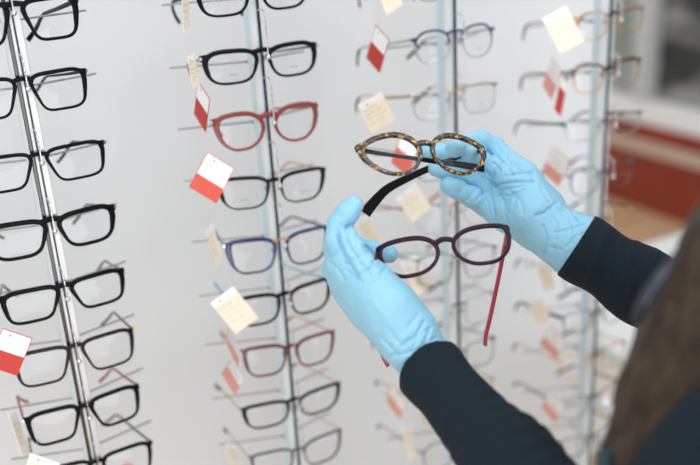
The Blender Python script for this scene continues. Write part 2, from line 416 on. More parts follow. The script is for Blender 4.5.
    Y('silver wire glasses seen through the purple pair', (459, 255), (412, 260), (497, 245), [(436, 284), (480, 276)], 'square', gun, temple=T['mblk'], foldL=-2, foldR=6, droop=12, pads=True, **wire)
    Y('silver wire glasses with black bridge below the purple pair', (459, 304), (413, 310), (496, 290), [(438, 332), (480, 322)], 'square', silver, temple=T['sblk'], foldL=-2, foldR=6, droop=12, pads=True, bm=black, hinge=black, **wire)
    Y('grey wire glasses beside the raised left cuff on the third pole', (459, 351), (414, 358), (495, 335), [(438, 377), (479, 367)], 'square', gun, temple=T['mblk'], foldL=-2, foldR=6, droop=12, pads=True, hinge=black, **wire)
    Y('thin gold wire glasses showing past the upper edge of the lower sleeve', (459, 396), (415, 404), (493, 376), [(439, 421), (478, 410)], 'square', gold, temple=T['gblk'], foldL=-2, foldR=6, droop=10, pads=True, **wire)
    Y('grey wire glasses lowest under the lower sleeve on the third pole', (459, 441), (416, 449), (493, 421), [(439, 466), (478, 455)], 'panto', gun, temple=T['mblk'], foldL=-2, foldR=6, droop=10, pads=True, **wire)
    # fourth pole, far right
    wb = dict(tt=.0016, tb=.0013, to=.0016, depth=.002, lug=.004, bw=.02, pads=True)
    Y('gold round glasses at the top of the rightmost pole', (611, 14), (573, 15), (645, 4), [(590, 40), (628, 34)], 'hexa', gold, temple=T['mblk'], foldL=2, L1=.09, foldR=8, droop=13, bm=black, mark=True, **wb)
    Y('amber brown glasses second from the top on the rightmost pole', (609, 68), (564, 69), (638, 55.5), [(584, 94), (624, 85)], 'soft', amber, m2=gold, temple=(amber, black, 'thin'), foldL=2, L1=.09, foldR=12, droop=14, bm=black, tt=.0026, tb=.0013, to=.0022, depth=.002, lug=.004, bw=.02, pads=True)
    Y('silver glasses with thick black arms on the rightmost pole', (606, 120), (561, 126), (641, 113), [(578, 142.5), (624.6, 133)], 'soft', silver, temple=(black, None, 'thin'), foldL=2, L1=.09, foldR=12, droop=12, bm=black, hinge=black, **wb)
    Y('thin-rimmed round glasses with pink tag on the rightmost pole', (604, 171), (565, 172), (634, 155), [(582, 196), (620, 186)], 'panto', gun, temple=T['mblk'], foldL=2, L1=.09, foldR=8, droop=12, bm=black, **wb)
    Y('gold glasses just above the raised sleeve on the rightmost pole', (602.5, 219), (560, 222), (635, 204), [(580, 244), (619, 232)], 'soft', gold, temple=T['mblk'], foldL=2, L1=.09, foldR=8, droop=12, bm=black, **wb)
    Y('grey wire glasses hidden behind the raised sleeve on the rightmost pole', (599, 265), (558, 270), (630, 251), [(580, 290), (616, 278)], 'soft', gun, temple=T['mblk'], foldL=2, L1=.09, foldR=8, droop=12, **wb)
    Y('black-cornered grey glasses directly under the raised sleeve', (597, 310.6), (559, 316), (628, 296), [(573, 333), (613, 322)], 'soft', gun, temple=T['black'], foldL=2, L1=.09, foldR=8, droop=12, bm=black, hinge=black, **wb)
    Y('gold thin glasses beside the brown hair on the rightmost pole', (595, 353), (555, 360), (626, 340), [(576, 377), (611, 365)], 'soft', gold, temple=T['gblk'], foldL=2, L1=.09, foldR=8, droop=12, bm=black, **wb)
    Y('grey glasses with amber corner low on the rightmost pole', (594, 395), (555, 402), (624, 380), [(576, 417), (611, 405)], 'soft', gun, temple=(gun, black, 'thin'), foldL=2, L1=.09, foldR=8, droop=10, bm=black, hinge=gold, **wb)
    Y('dark glasses lowest on the rightmost pole above the lower sleeve', (592, 435), (554, 442), (621, 420), [(575, 456), (609, 444)], 'soft', amber, temple=(amber, black, 'thin'), foldL=2, L1=.09, foldR=8, droop=10, bm=black, **wb)
coralarm = mat('coral temple acetate', (226, 120, 96), .4)
rack_all()

# ------------------------------------------------------------------ display poles
POLE_X = [.1301*D, .4054*D, .6869*D, .9661*D]
def pole(i, label, front_w, side, ball_v, drop, zoff):
    x = POLE_X[i]; root = empty('display_pole', (x, D, 0), label, 'display stand', 'poles of the glasses display')
    mb = MB(); w = front_w; dep = .042 if i == 0 else (.036, .036, .030)[i-1]
    mb.box((-w/2, .001, .06), (w/2, dep, 2.1), poleside); mb.box((-w/2-.0006, .004, .06), (-w/2, dep*.5, 2.1), wht); o = mb.build('pole', root, smooth=False, bevel=.001)
    fb = MB()
    if i == 0:
        fb.box((-w/2-.0005, -.002, .06), (-w/2+.0030, .002, 2.1), slot_reflect); fb.box((-w/2+.0030, -.0035, .06), (-w/2+.0062, .002, 2.1), chromeb); fb.box((-w/2+.0062, -.002, .06), (-w/2+.0076, .002, 2.1), slot_reflect); fb.box((-w/2+.0076, -.003, .06), (w/2+.001, .002, 2.1), chromeb)  # thin dark band between the chrome strips is a reflection drawn in
    else:
        fb.box((-w/2+.0012, -.0014, .06), (w/2+.0002, .002, 2.1), slot_reflect)
    fb.build('front_rail', root, smooth=False, bevel=.0006)
    bb = MB(); bb.box((-.06, -.06, 0), (.06, .14, .012), steel); bb.box((-.012, -.004, .012), (.012, .046, .07), steel); bb.build('base_plate', root, smooth=False, bevel=.002)
    for v in ball_v:
        z = 1.3                                         # height of this row
        for _ in range(12): z -= (v-PX((x, D-.02, z))[1])*.9/F
        rb = MB(); zr = z-.004+zoff; zl = zq = zr
        near = [q for q in RACKED if abs(q[0]-x) < .05 and abs(q[1]-z) < .032]
        if near:
            q = min(near, key=lambda q: abs(q[1]-z)); zl, zq = [min(zr+.006, max(zr-.016, t-.0046)) for t in q[2]]; zr = (zl+zq)/2
        pth = [(-.083, .068, zl+(zl-zr)*.3), (-.002, .046, zr), (.002, .046, zr), (.083, .068, zq+(zq-zr)*.3)]
        rb.sweep(pth, (.0022, .0022), steel, n=8, p=2); rb.sweep([(0, dep-.004, zr), (0, .047, zr)], (.0036, .0036), steel, n=8, p=2); rb.build('support_rod', root)
        hb = MB(); f = .020
        pth = spline([(0, -.001, drop), (0, -f*.55, drop+.0025), (0, -f*.95, drop-.002), (0, -f, drop-.009), (0, -f, 0)], 5)
        hb.sweep([(p[0], p[1], p[2]+z) for p in pth], (.0017, .0017), chrome, n=8, p=2)
        h = hb.build('hook', root)
        b2 = MB(); b2.ball((0, -f, z), .0029, chrome); b2.build('ball_end', h)
    return root
pole(0, 'chrome display pole at the far left holding black rectangular glasses', .013, None, [13, 89, 163, 231, 299, 361, 418, 472], .029, 0)
pole(1, 'pale display pole second from the left holding the navy and red glasses', .0042, None, [-8, 57, 123, 186, 246, 304, 357, 407, 455], .047, 0)
pole(2, 'pale display pole third from the left, behind the two held glasses', .0042, None, [-24, 37, 98, 154, 209, 260, 310, 357, 402, 446], .024, 0)
pole(3, 'pale blurred display pole farthest right, at the panel edge', .0042, None, [20, 74, 126, 177, 226, 271, 316, 358, 400, 440], .024, 0)

# ------------------------------------------------------------------ price tags
def rotv(w):
    a = np.linalg.norm(w)
    if a < 1e-9: return np.eye(3)
    k = w/a; K = np.array([[0, -k[2], k[1]], [k[2], 0, -k[0]], [-k[1], k[0], 0]])
    return np.eye(3)+math.sin(a)*K+(1-math.cos(a))*(K@K)
def fit_rect(corners, w, h, Y):
    """pose of a w x h card centred on the plane Y whose corners look like the given ones"""
    C = np.array(corners, float); loc = np.array([(-w/2, 0, h/2), (w/2, 0, h/2), (w/2, 0, -h/2), (-w/2, 0, -h/2)])
    best = None
    for yaw0 in (-1.1, -.5, 0., .5, 1.1):
        for roll0 in (-.6, 0, .6):
            R0 = rotv(np.array([0, 0, yaw0]))@rotv(np.array([0, roll0, 0])); x = np.array([C[:, 0].mean(), C[:, 1].mean(), 0, 0, 0, 1.0])
            def res(x):
                P = atY(x[0], x[1], Y)+x[5]*(R0@rotv(x[2:5])@loc.T).T
                e = np.array([PX(p) for p in P])-C
                return np.concatenate([e.ravel(), [(x[5]-1)*10]])
            r = res(x); lam = .01
            for it in range(40):
                J = np.array([(res(x+1e-4*e)-r)/1e-4 for e in np.eye(6)]).T; A = J.T@J
                dx = np.linalg.solve(A+lam*np.diag(np.diag(A)+1e-6), -J.T@r); r2 = res(x+dx)
                if r2@r2 < r@r: x = x+dx; r = r2; lam *= .3
                else: lam *= 5
                if lam > 1e6: break
            if best is None or r@r < best[0]: best = (r@r, x.copy(), R0@rotv(x[2:5]))
    c, x, R = best
    return atY(x[0], x[1], Y), R, x[5]
def price_tag(label, corners, kind, Y=D+.02, size=None, group=None, band=.5):
    w, h = size or ((.031, .042) if kind != 'cream' else (.031, .041))
    c, R, s = fit_rect(corners, w, h, Y); w *= s; h *= s
    root = empty('hanging_price_tag', c, label, 'price tag', 'price tags on the glasses')
    Mx = Matrix([list(r) for r in R]); root.rotation_mode = 'QUATERNION'; root.rotation_quaternion = Mx.to_quaternion()
    mb = MB(); t = .0004
    low = {'red': redcard, 'coral': coralcard, 'pink': pinkcard}.get(kind)
    edge = low or cream
    mb.box((-w/2, -t/2, -h/2), (w/2, t/2, h/2), edge)
    b = .0009; zd = h/2-h*band
    for y in (-t/2-.00012, t/2+.00012):
        def q(x0, x1, z0, z1, m, off=0):
            yy = y+math.copysign(off, y)
            mb.add([(x0, yy, z0), (x1, yy, z0), (x1, yy, z1), (x0, yy, z1)], [(0, 1, 2, 3)], m)
        if low:
            q(-w/2+b, w/2-b, zd, h/2-b, wht); q(-w/2+b, w/2-b, -h/2+b, zd, low)
            if kind == 'pink':                              # two faint printed lines on the white half
                for k in range(2):
                    z0 = zd+(h/2-zd)*(.22+.26*k); q(-w*.3, w*(.28-.12*k), z0, z0+.0016, scrib2, .0001)
        else:
            q(-w/2, w/2, h/2-h*.16, h/2, wht); q(-w/2+.001, w/2-.001, -h/2+.001, h/2-h*.16, cream)
            r = random.Random(label)
            for k in range(4):                          # lines of faint handwriting
                z0 = h*(.22-.15*k); x = -w*.36; m = scrib if r.random() < .75 else scrib2
                x1 = w*r.uniform(.1, .36)
                while x < x1:
                    L = r.uniform(.0012, .0032); zz = z0+r.uniform(-.0012, .0012); hgt = r.uniform(.0004, .0026)
                    sl = r.uniform(-.0014, .0014); yy = y+math.copysign(.0001, y)
                    mb.add([(x, yy, zz), (x+.0005, yy, zz), (x+.0005+sl, yy, zz+hgt), (x+sl, yy, zz+hgt)], [(0, 1, 2, 3)], m)
                    mb.add([(x, yy, zz), (x+L, yy, zz+sl*.5), (x+L, yy, zz+sl*.5+.0005), (x, yy, zz+.0005)], [(0, 1, 2, 3)], m)
                    x += L+r.uniform(.0004, .0016)
        n = 12; hx, hz, hr = -w*.18, h/2-.0048, .0013
        yy = y+math.copysign(.00014, y)
        mb.add([(hx+hr*math.cos(2*math.pi*k/n), yy, hz+hr*math.sin(2*math.pi*k/n)) for k in range(n)], [tuple(range(n))], holem)
    mb.build('card', root, smooth=False)
    sb = MB(); Ri = R.T
    up = Ri@np.array([.002, .004, .02]); hp = np.array([-w*.18, 0, h/2-.0048])
    sb.sweep(spline([hp, hp+up*.5+np.array([.001, 0, .001]), hp+up], 5), (.00045, .00045), thread, n=6)
    sb.build('string', root)
    return root
TP = price_tag
TP('red and white price tag at the left photo edge hiding part of the glasses', [(2,328),(33,338),(17,376),(-13,366)], 'red', Y=D-.01, band=.52)
TP('cream price tag seen nearly edge-on beside the dark red arm, bottom left', [(8,414),(16,412),(29,452),(23,457)], 'cream', Y=D)
TP('cream price tag tilted below the edge-on tag at the bottom left', [(30,452),(60,464),(50,500),(20,490)], 'cream', Y=D-.02)
TP('narrow cream price tag at the top of the second pole', [(181,-12),(188,-14),(190,28),(184,31)], 'cream', Y=D-.016)
TP('narrow cream price tag hanging left of the black soft-square glasses', [(187,54),(194,57),(200,80),(193,92)], 'cream', Y=D-.018)
TP('slim red and white price tag hanging left of the brick-red glasses', [(198,80),(210,99),(206,133),(194,114)], 'red', Y=D-.005, band=.46)
TP('large tilted coral and white price tag on the espresso cat-eye glasses', [(207,152),(234.5,168.5),(216.5,204),(189,186.5)], 'coral', Y=D-.012, band=.6)
TP('narrow cream price tag hanging left of the navy glasses', [(205,231),(213,221),(222,263),(216,267)], 'cream', Y=D)
TP('large cream price tag with pinkish writing covering the turquoise-armed glasses', [(210,303),(233,286),(259,318),(236,334)], 'cream', Y=D-.015)
TP('slim pink and white price tag left of the wine red glasses, upper of two', [(227.5,330),(239,348),(238,368),(228,346)], 'pink', Y=D-.02)
TP('pink and white price tag at the corner of the wine red glasses, lower of two', [(232,359),(246,379),(234,396),(222,373)], 'pink', Y=D-.01)
TP('narrow cream price tag at the bottom edge below the second pole', [(226,443),(234,445),(243,470),(232,473)], 'cream', Y=D)
TP('cream price tag cut by the top photo edge left of the third pole', [(372,-22),(390,-30),(402,3.5),(387,16.5)], 'cream', Y=D-.018)
TP('red and white price tag hanging from the blue-browed round glasses', [(375,25),(390,39),(379,74),(367,57)], 'red', Y=D, band=.48)
TP('cream price tag with brown handwriting above the tortoiseshell glasses', [(357,106),(382,91),(395,121),(372,133)], 'cream', Y=D-.02)
TP('coral and white price tag seen through the left tortoiseshell lens', [(402,131),(419,146),(409,178),(391,162)], 'coral', Y=D-.016)
TP('cream price tag with brown handwriting between the two held glasses', [(397,198),(414,182),(433,207),(412,224)], 'cream', Y=D)
TP('cream price tag directly right of the raised fingertip of the lower glove', [(356,222),(365,214),(385,243),(372,252)], 'cream', Y=D+.01)
TP('cream price tag seen through the left purple lens', [(400,262),(415,254),(432,287),(417,296)], 'cream', Y=D+.01)
TP('pink and white price tag under the lower sleeve, upper of two', [(392,385),(406,404),(400,420),(386,401)], 'pink', Y=D+.01)
TP('cream price tag under the lower sleeve, lower of two', [(401,426),(411,424),(419,458),(409,462)], 'cream', Y=D+.01)
TP('large cream price tag at the top of the rightmost pole', [(542,18),(566,6),(585,41),(560,54)], 'cream', Y=D-.01)
TP('slim pink and white price tag on the amber brown glasses', [(551,57),(562,71),(551,101),(543,85)], 'pink', Y=D)
TP('narrow dark pink price tag behind the other one on the amber brown glasses', [(562,74),(567,84),(561,116),(554,110)], 'red', Y=D, band=.3)
TP('pink and white price tag beside the knuckles of the upper glove', [(553,146),(571,160),(558,187),(542,171)], 'pink', Y=D, band=.6)
TP('cream price tag directly under the upper glove cuff', [(536,262),(548,258),(556,288),(543,291)], 'cream', Y=D)
TP('cream price tag with white top below the upper glove cuff, second down', [(528,301),(542,295),(551,321),(537,326)], 'cream', Y=D)
TP('pink and white price tag on the gold glasses beside the hair', [(551,325),(569,344),(555,359),(540,344)], 'pink', Y=D, band=.6)
TP('pink and white price tag lowest on the rightmost pole', [(551,390),(566,407),(555,423),(542,407)], 'pink', Y=D, band=.6)
# ------------------------------------------------------------------ the two held pairs
def fit_pose(g, keys, d0, pitch0=0):
    """rigid pose of a pair of spectacles whose key points look like the given ones"""
    loc = []; pix = []
    names = dict(L=(-g.hw, warp(g.hw)+.002, g.zc+.001), R=(g.hw, warp(g.hw)+.002, g.zc+.001), B=(0, -.001, 0),
                 TL=(-g.cx, 0, g.cz+g.h/2+g.tt), TR=(g.cx, 0, g.cz+g.h/2+g.tt), BL=(-g.cx, 0, g.cz-g.h/2-g.tb), BR=(g.cx, 0, g.cz-g.h/2-g.tb))
    for k, p in keys.items(): loc.append(names[k]); pix.append(p)
    loc = np.array(loc); pix = np.array(pix, float)
    cam3 = np.array([M[0], M[2], -M[1]]).T                 # columns: right, away, up
    R0 = cam3@rotv(np.array([pitch0, 0, 0]))
    u0, v0 = keys['B']; x = np.array([u0, v0, d0, 0, 0, 0])
    def res(x):
        P = W(x[0], x[1], x[2])+(R0@rotv(x[3:])@loc.T).T
        return (np.array([PX(p) for p in P])-pix).ravel()
    r = res(x); lam = .01
    for it in range(80):
        J = np.array([(res(x+1e-5*e)-r)/1e-5 for e in np.eye(6)]).T; A = J.T@J
        dx = np.linalg.solve(A+lam*np.diag(np.diag(A)+1e-9), -J.T@r); r2 = res(x+dx)
        if r2@r2 < r@r: x = x+dx; r = r2; lam *= .3
        else: lam *= 5
        if lam > 1e8: break
    return W(x[0], x[1], x[2]), R0@rotv(x[3:]), math.sqrt(r@r/len(r))
def held(label, g, keys, d0, m, tm, temples, pitch0=0, style='thick', **kw):
    o, R, err = fit_pose(g, keys, d0, pitch0)
    print('held pose', label[:20], 'hinges', [round(float(M[2]@(o+R@np.array([q*g.hw, .007, 0])-EYE)), 3) for q in (-1, 1)], 'error px', round(err, 2), 'depth', round(float(M[2]@(o-EYE)), 3), 'normal', (M@R[:, 1]).round(2))
    hz = g.zc+.0004; custom = []
    for sgn, pts in zip((1, -1), temples):
        h0 = np.array([sgn*(g.hw-.0012), .0075, hz]); hd = M[2]@(o+R@h0-EYE)
        loc = [h0]+[R.T@(W(u, v, hd+dd)-o) for u, v, dd in pts]
        custom.append(spline(loc, 6))
    r = glasses('eyeglasses', label, g, m, temple=(tm, None, style), custom=custom, **kw)
    r.location = o; r.rotation_mode = 'QUATERNION'; r.rotation_quaternion = Matrix([list(q) for q in R]).to_quaternion()
    return r
gt = frame_geometry(.0685, .0125, -.0325, 'teardrop', tt=.0052, tb=.0034, to=.0060, bw=.017, lug=.0012)
held('tortoiseshell cat-eye glasses with black arms held by the upper gloved hand', gt,
     dict(L=(349.5, 147.5), R=(483, 151), B=(423, 143.5), TL=(396, 135), TR=(454, 132), BL=(398, 176), BR=(466, 172)), .86, tort, black,
     [[(471, 153, .034), (456, 158, .040), (436, 165.5, .036), (410, 177, .032), (388, 188.5, .034), (376, 200, .034), (365, 213.5, .032)],
      [(390, 155, .018), (425, 160, .026), (455, 164, .033), (484, 168.5, .039)]], depth=.0044, hinge=None, bz=-.001, arch=.003)
gp = frame_geometry(.0632, .0106, -.0292, 'corner', tt=.0042, tb=.0034, to=.0042, bw=.018, lug=.0008)
held('plum purple round glasses with raspberry arms held by the lower gloved hand', gp,
     dict(L=(370.5, 252.5), R=(508, 229), B=(444.5, 240), TL=(413, 237), TR=(481, 223), BL=(414, 277), BR=(483, 263)), .82, purple, crimson,
     [[(503, 255, .014), (496, 290, .034), (489, 322, .05), (486, 334, .056), (485, 345, .06)],
      [(374, 275, .02), (374, 310, .044), (377, 340, .058), (382, 354, .064), (388, 366, .068)]], pitch0=-.5, style='held', depth=.0042, hinge=None, bz=-.002, arch=.0045)

# ------------------------------------------------------------------ smooth solids from distance fields
def surface_nets(fn, lo, hi, h):
    lo = np.array(lo); hi = np.array(hi); n = np.maximum(3, np.ceil((hi-lo)/h).astype(int)+1)
    ax = [lo[i]+h*np.arange(n[i]) for i in range(3)]
    V = np.empty(n, np.float32)
    k = 4; cax = [np.arange(0, n[i]+k, k)*h+lo[i] for i in range(3)]
    ev = lambda P: fn(P.astype(np.float32))
    G = np.meshgrid(*cax, indexing='ij'); C = ev(np.stack([g.ravel() for g in G], 1)).reshape(G[0].shape)
    near = np.rint(np.arange(n[0])/k).astype(int), np.rint(np.arange(n[1])/k).astype(int), np.rint(np.arange(n[2])/k).astype(int)
    V[:] = C[np.ix_(*near)]
    I = np.argwhere(np.abs(V) < 2*h*1.75+.004)
    for i0 in range(0, len(I), 300000):
        J = I[i0:i0+300000]; V[tuple(J.T)] = ev(lo+J*h)
    S = V < 0; c = n-1
    cor = [(a, b, d) for a in (0, 1) for b in (0, 1) for d in (0, 1)]
    sub = lambda A, o: A[o[0]:o[0]+c[0], o[1]:o[1]+c[1], o[2]:o[2]+c[2]]
    cnt = sum(sub(S, o).astype(np.int8) for o in cor)
    act = np.argwhere((cnt > 0) & (cnt < 8)); idx = -np.ones(c, np.int64); idx[tuple(act.T)] = np.arange(len(act))
    acc = np.zeros((len(act), 3)); num = np.zeros(len(act))
    for a in cor:
        for k in range(3):
            if a[k] == 1: continue
            b = list(a); b[k] = 1
            va = V[tuple((act+a).T)]; vb = V[tuple((act+b).T)]; cr = (va < 0) != (vb < 0)
            t = np.where(cr, va/(va-vb+1e-12), 0)
            p = np.tile(np.array(a, float), (len(act), 1)); p[:, k] = t
            acc += p*cr[:, None]; num += cr
    verts = lo+h*(act+acc/num[:, None]); faces = []
    for k in range(3):
        a, b = (k+1) % 3, (k+2) % 3
        s0 = [slice(None)]*3; s1 = [slice(None)]*3; s0[k] = slice(0, -1); s1[k] = slice(1, None)
        e = np.argwhere(S[tuple(s0)] != S[tuple(s1)])
        e = e[(e[:, a] > 0) & (e[:, b] > 0) & (e[:, a] < c[a]) & (e[:, b] < c[b])]
        q = []
        for da, db in ((1, 1), (0, 1), (0, 0), (1, 0)):
            f = e.copy(); f[:, a] -= da; f[:, b] -= db; q.append(idx[tuple(f.T)])
        q = np.stack(q, 1); flip = ~S[tuple(s0)][tuple(e.T)]; q[flip] = q[flip][:, ::-1]
        faces.append(q)
    return verts, np.concatenate(faces)
def cone(P, a, b, ra, rb, fl=None):
    a = np.asarray(a, np.float32); b = np.asarray(b, np.float32); ab = b-a; L = float(ab@ab)+1e-12
    t = np.clip((P-a)@ab/L, 0, 1); q = P-a-t[:, None]*ab
    if fl is not None:                                   # flattened along a direction
        n, k = fl; n = np.asarray(n, np.float32); q = q+np.outer(q@n, n)*(k-1)
    return np.sqrt((q*q).sum(1))-(ra+(rb-ra)*t)
def smin(a, b, k):
    h = np.clip(.5+.5*(b-a)/k, 0, 1); return b+(a-b)*h-k*h*(1-h)
def chain(P, pts, k=.004):
    d = None
    for (p, r), (q, s) in zip(pts[:-1], pts[1:]):
        e = cone(P, p, q, r, s); d = e if d is None else smin(d, e, k)
    return d
UP = -M[1]; RT = M[0]; FW = M[2]
def crease(P, line, amp, sig):
    """soft groove (amp>0) or ridge along a line, seen from the front"""
    Q = np.stack([(P-EYE)@RT, (P-EYE)@UP], 1); dz = (P-EYE)@FW; Q = (Q/dz[:, None]*F*np.array([1, -1])+np.array([350, 232.5]))
    out = np.zeros(len(P))
    L = np.array(line, float); best = np.full(len(P), 1e9)
    for a, b in zip(L[:-1], L[1:]):
        ab = b-a; t = np.clip((Q-a)@ab/(ab@ab), 0, 1); q = Q-a-t[:, None]*ab
        best = np.minimum(best, (q*q).sum(1))
    return amp*np.exp(-best/(sig*sig))
def noise3(P, s, seed):
    r = np.random.default_rng(seed); out = np.zeros(len(P)); tot = 0
    for k in range(6):
        d = r.normal(size=3); d /= np.linalg.norm(d); e = r.normal(size=3); e /= np.linalg.norm(e)
        out += np.sin(P@d*s*(.7+.25*k)+1.6*np.sin(P@e*s*.8+k)+r.uniform(0, 6)); tot += 1
    return out/tot
def solid(name, fn, lo, hi, h, m, parent, smooth_it=2):
    v, f = surface_nets(fn, lo, hi, h)
    me = bpy.data.meshes.new(name); me.from_pydata((v-np.array(parent.location)).tolist(), [], f.tolist()); me.validate()
    me.materials.append(m); me.polygons.foreach_set('use_smooth', [True]*len(me.polygons)); me.update()
    o = bpy.data.objects.new(name, me); COL.objects.link(o); o.parent = parent
    if smooth_it:
        s = o.modifiers.new('smooth', 'SMOOTH'); s.factor = .5; s.iterations = smooth_it
    return o
def px(lst): return [(W(u, v, d), r) for u, v, d, r in lst]
def box_of(chs, pad):
    A = np.array([p for ch in chs for p, r in ch]); R = max(r for ch in chs for p, r in ch)+pad
    return A.min(0)-R, A.max(0)+R

person = empty('person', (.58, .17, 0), 'person with long brown hair, navy top and light blue gloves holding two pairs of glasses', 'person')
glovem = mat('light blue nitrile', (154, 212, 238), .42, spec=.45, sss=.03, bump=(110, .55, .001))
knit = mat('navy black knit', (25, 37, 46), .85, spec=.25, bump=(900, .5, .0006))
skin = mat('skin', (226, 176, 148), .5, sss=.1)

# --- lower glove (left hand): index raised, thumb on the front of the hinge, middle fingertip behind the rim
lw = (410, 343, .79)
LH = dict(
    wrist=px([(432, 370, .782, .0235), (412, 343, .79, .0245), (392, 316, .793, .026)]),
    m_index=px([(404, 330, .788, .022), (372, 285, .789, .0185), (350, 258, .79, .0145)]),
    m_middle=px([(402, 332, .793, .021), (366, 292, .797, .0165), (341, 266, .80, .0135)]),
    m_ring=px([(402, 334, .799, .020), (364, 300, .805, .0155), (342, 279, .812, .013)]),
    m_pinky=px([(402, 337, .804, .019), (368, 311, .812, .0145), (348, 294, .82, .012)]),
    m_thumb=px([(408, 328, .787, .0205), (389, 304, .783, .0185), (374, 283, .781, .0150)]),
    thumb=px([(374, 283, .781, .0145), (364, 267, .778, .0118), (356, 252, .778, .0104), (347, 237, .782, .0094)]),
    index=px([(350, 258, .79, .0140), (339, 240, .797, .0125), (340, 225, .803, .0112), (348, 212, .80, .0102), (354, 205, .797, .0088)]),
    middle=px([(341, 264, .80, .0130), (336, 248, .822, .0118), (352, 247, .846, .0108), (372, 251, .854, .0098), (389, 254, .853, .0090)]),
    ring=px([(342, 279, .812, .0125), (334, 268, .832, .0112), (346, 268, .848, .0102), (362, 276, .848, .0095), (372, 284, .842, .0085)]),
    pinky=px([(348, 294, .82, .0115), (341, 287, .838, .0102), (350, 288, .85, .0092), (362, 294, .85, .0086), (370, 300, .846, .0078)]))
LC = [([(352, 232), (345, 226), (339, 225)], .001, 1.6), ([(349, 243), (343, 238)], .0012, 1.6), ([(360, 256), (352, 262), (346, 262)], .001, 1.8), ([(371, 268), (362, 274)], .0011, 1.7), ([(380, 279), (372, 284)], .0009, 1.7), ([(329, 262), (337, 268), (345, 280)], .0008, 2.0), ([(340, 300), (352, 312)], .0006, 2.2), ([(366, 246), (371, 251)], .0012, 1.6), ([(372, 243), (376, 250)], .0008, 1.5), ([(410, 352), (420, 336), (426, 330)], .0009, 1.8), ([(396, 350), (408, 334)], -.0006, 2.2), ([(345, 233), (350, 247), (360, 262), (372, 276)], .0014, 2.2), ([(337, 229), (340, 246), (348, 262), (358, 276)], .0018, 2.6),
      ([(350, 225), (343, 231)], .0016, 2.0), ([(364, 246), (369, 252)], .0016, 2.2), ([(378, 254), (373, 263)], .0016, 2.0), ([(386, 268), (381, 274)], .0013, 2.0),
      ([(357, 243), (350, 250)], .001, 1.8), ([(367, 261), (359, 266)], .0009, 1.6), ([(348, 271), (362, 281)], .0016, 2.4), ([(336, 250), (330, 258)], .0009, 2.0),
      ([(424, 322), (416, 337), (403, 345)], .0016, 2.6), ([(430, 328), (424, 345)], .0014, 2.2), ([(418, 315), (404, 332)], .0007, 2.4),
      ([(389, 330), (401, 345)], .0008, 2.4), ([(382, 338), (398, 356)], .001, 2.4), ([(392, 356), (412, 352), (436, 338)], .0008, 2.4), ([(372, 300), (386, 318)], -.0006, 4)]
def left_hand(P):
    d = None
    for k in ('wrist', 'm_index', 'm_middle', 'm_ring', 'm_pinky', 'm_thumb'):
        e = chain(P, LH[k], .01); d = e if d is None else smin(d, e, .012)
    for k in ('ring', 'pinky', 'middle', 'index'): d = smin(d, chain(P, LH[k], .004), .0035)
    d = smin(d, chain(P, LH['thumb'], .004), .003)
    for l, a, s in LC: d = d+crease(P, l, a*1.45, s*.72)
    return d-.0003*noise3(P, 330, 3)-.0003*noise3(P, 620, 5)
lo, hi = box_of(LH.values(), .006)
solid('glove', left_hand, lo, hi, .00105, glovem, person, 1)['label'] = 'light blue glove on the lower hand'

# --- upper glove (right hand): palm to the camera, fingers pointing left behind the tortoiseshell pair
RH = dict(
    wrist=px([(558, 236, 0.878, .0265), (548, 229, 0.880, .0250), (532, 214, 0.882, .028)]),
    cuff=px([(550, 231, 0.877, .0250), (566, 240, 0.875, .0290), (584, 250, 0.873, .0325), (600, 260, 0.872, .034)]),
    m_index=px([(540, 208, 0.900, .024), (520, 180, 0.904, .0185), (506, 163, 0.908, .0150)]),
    m_middle=px([(538, 214, 0.901, .024), (514, 186, 0.907, .0190), (496, 172, 0.912, .0150)]),
    m_ring=px([(536, 220, 0.899, .023), (508, 198, 0.905, .0180), (490, 188, 0.908, .0140)]),
    m_pinky=px([(536, 226, 0.895, .022), (506, 213, 0.900, .0170), (487, 205, 0.900, .0130)]),
    m_thumb=px([(540, 212, 0.894, .021), (526, 193, 0.887, .0175), (508, 177, 0.884, .0145)]),
    thumb=px([(510, 178, .886, .0138), (497, 170, .898, .0118), (485, 163, .897, .0102), (470, 154, .884, .0092)]),
    index=px([(506, 163, .912, .0142), (493, 148, .916, .0120), (480, 141, .908, .0108), (465, 144, .890, .0098), (454, 149, .877, .0090)]),
    middle=px([(496, 172, .918, .0138), (474, 163, .933, .0118), (450, 155, .936, .0106), (436, 152, .932, .0098), (427, 151, .929, .0088)]),
    ring=px([(490, 184, .907, .0130), (470, 175.5, .904, .0110), (452, 171, .898, .0096), (443, 169.5, .894, .0090), (436, 168.5, .892, .0082)]),
    pinky=px([(487, 206, .902, .0122), (472, 197, .893, .0104), (459, 190.5, .887, .0094), (452, 187, .884, .0089), (448, 185, .883, .0081)]))
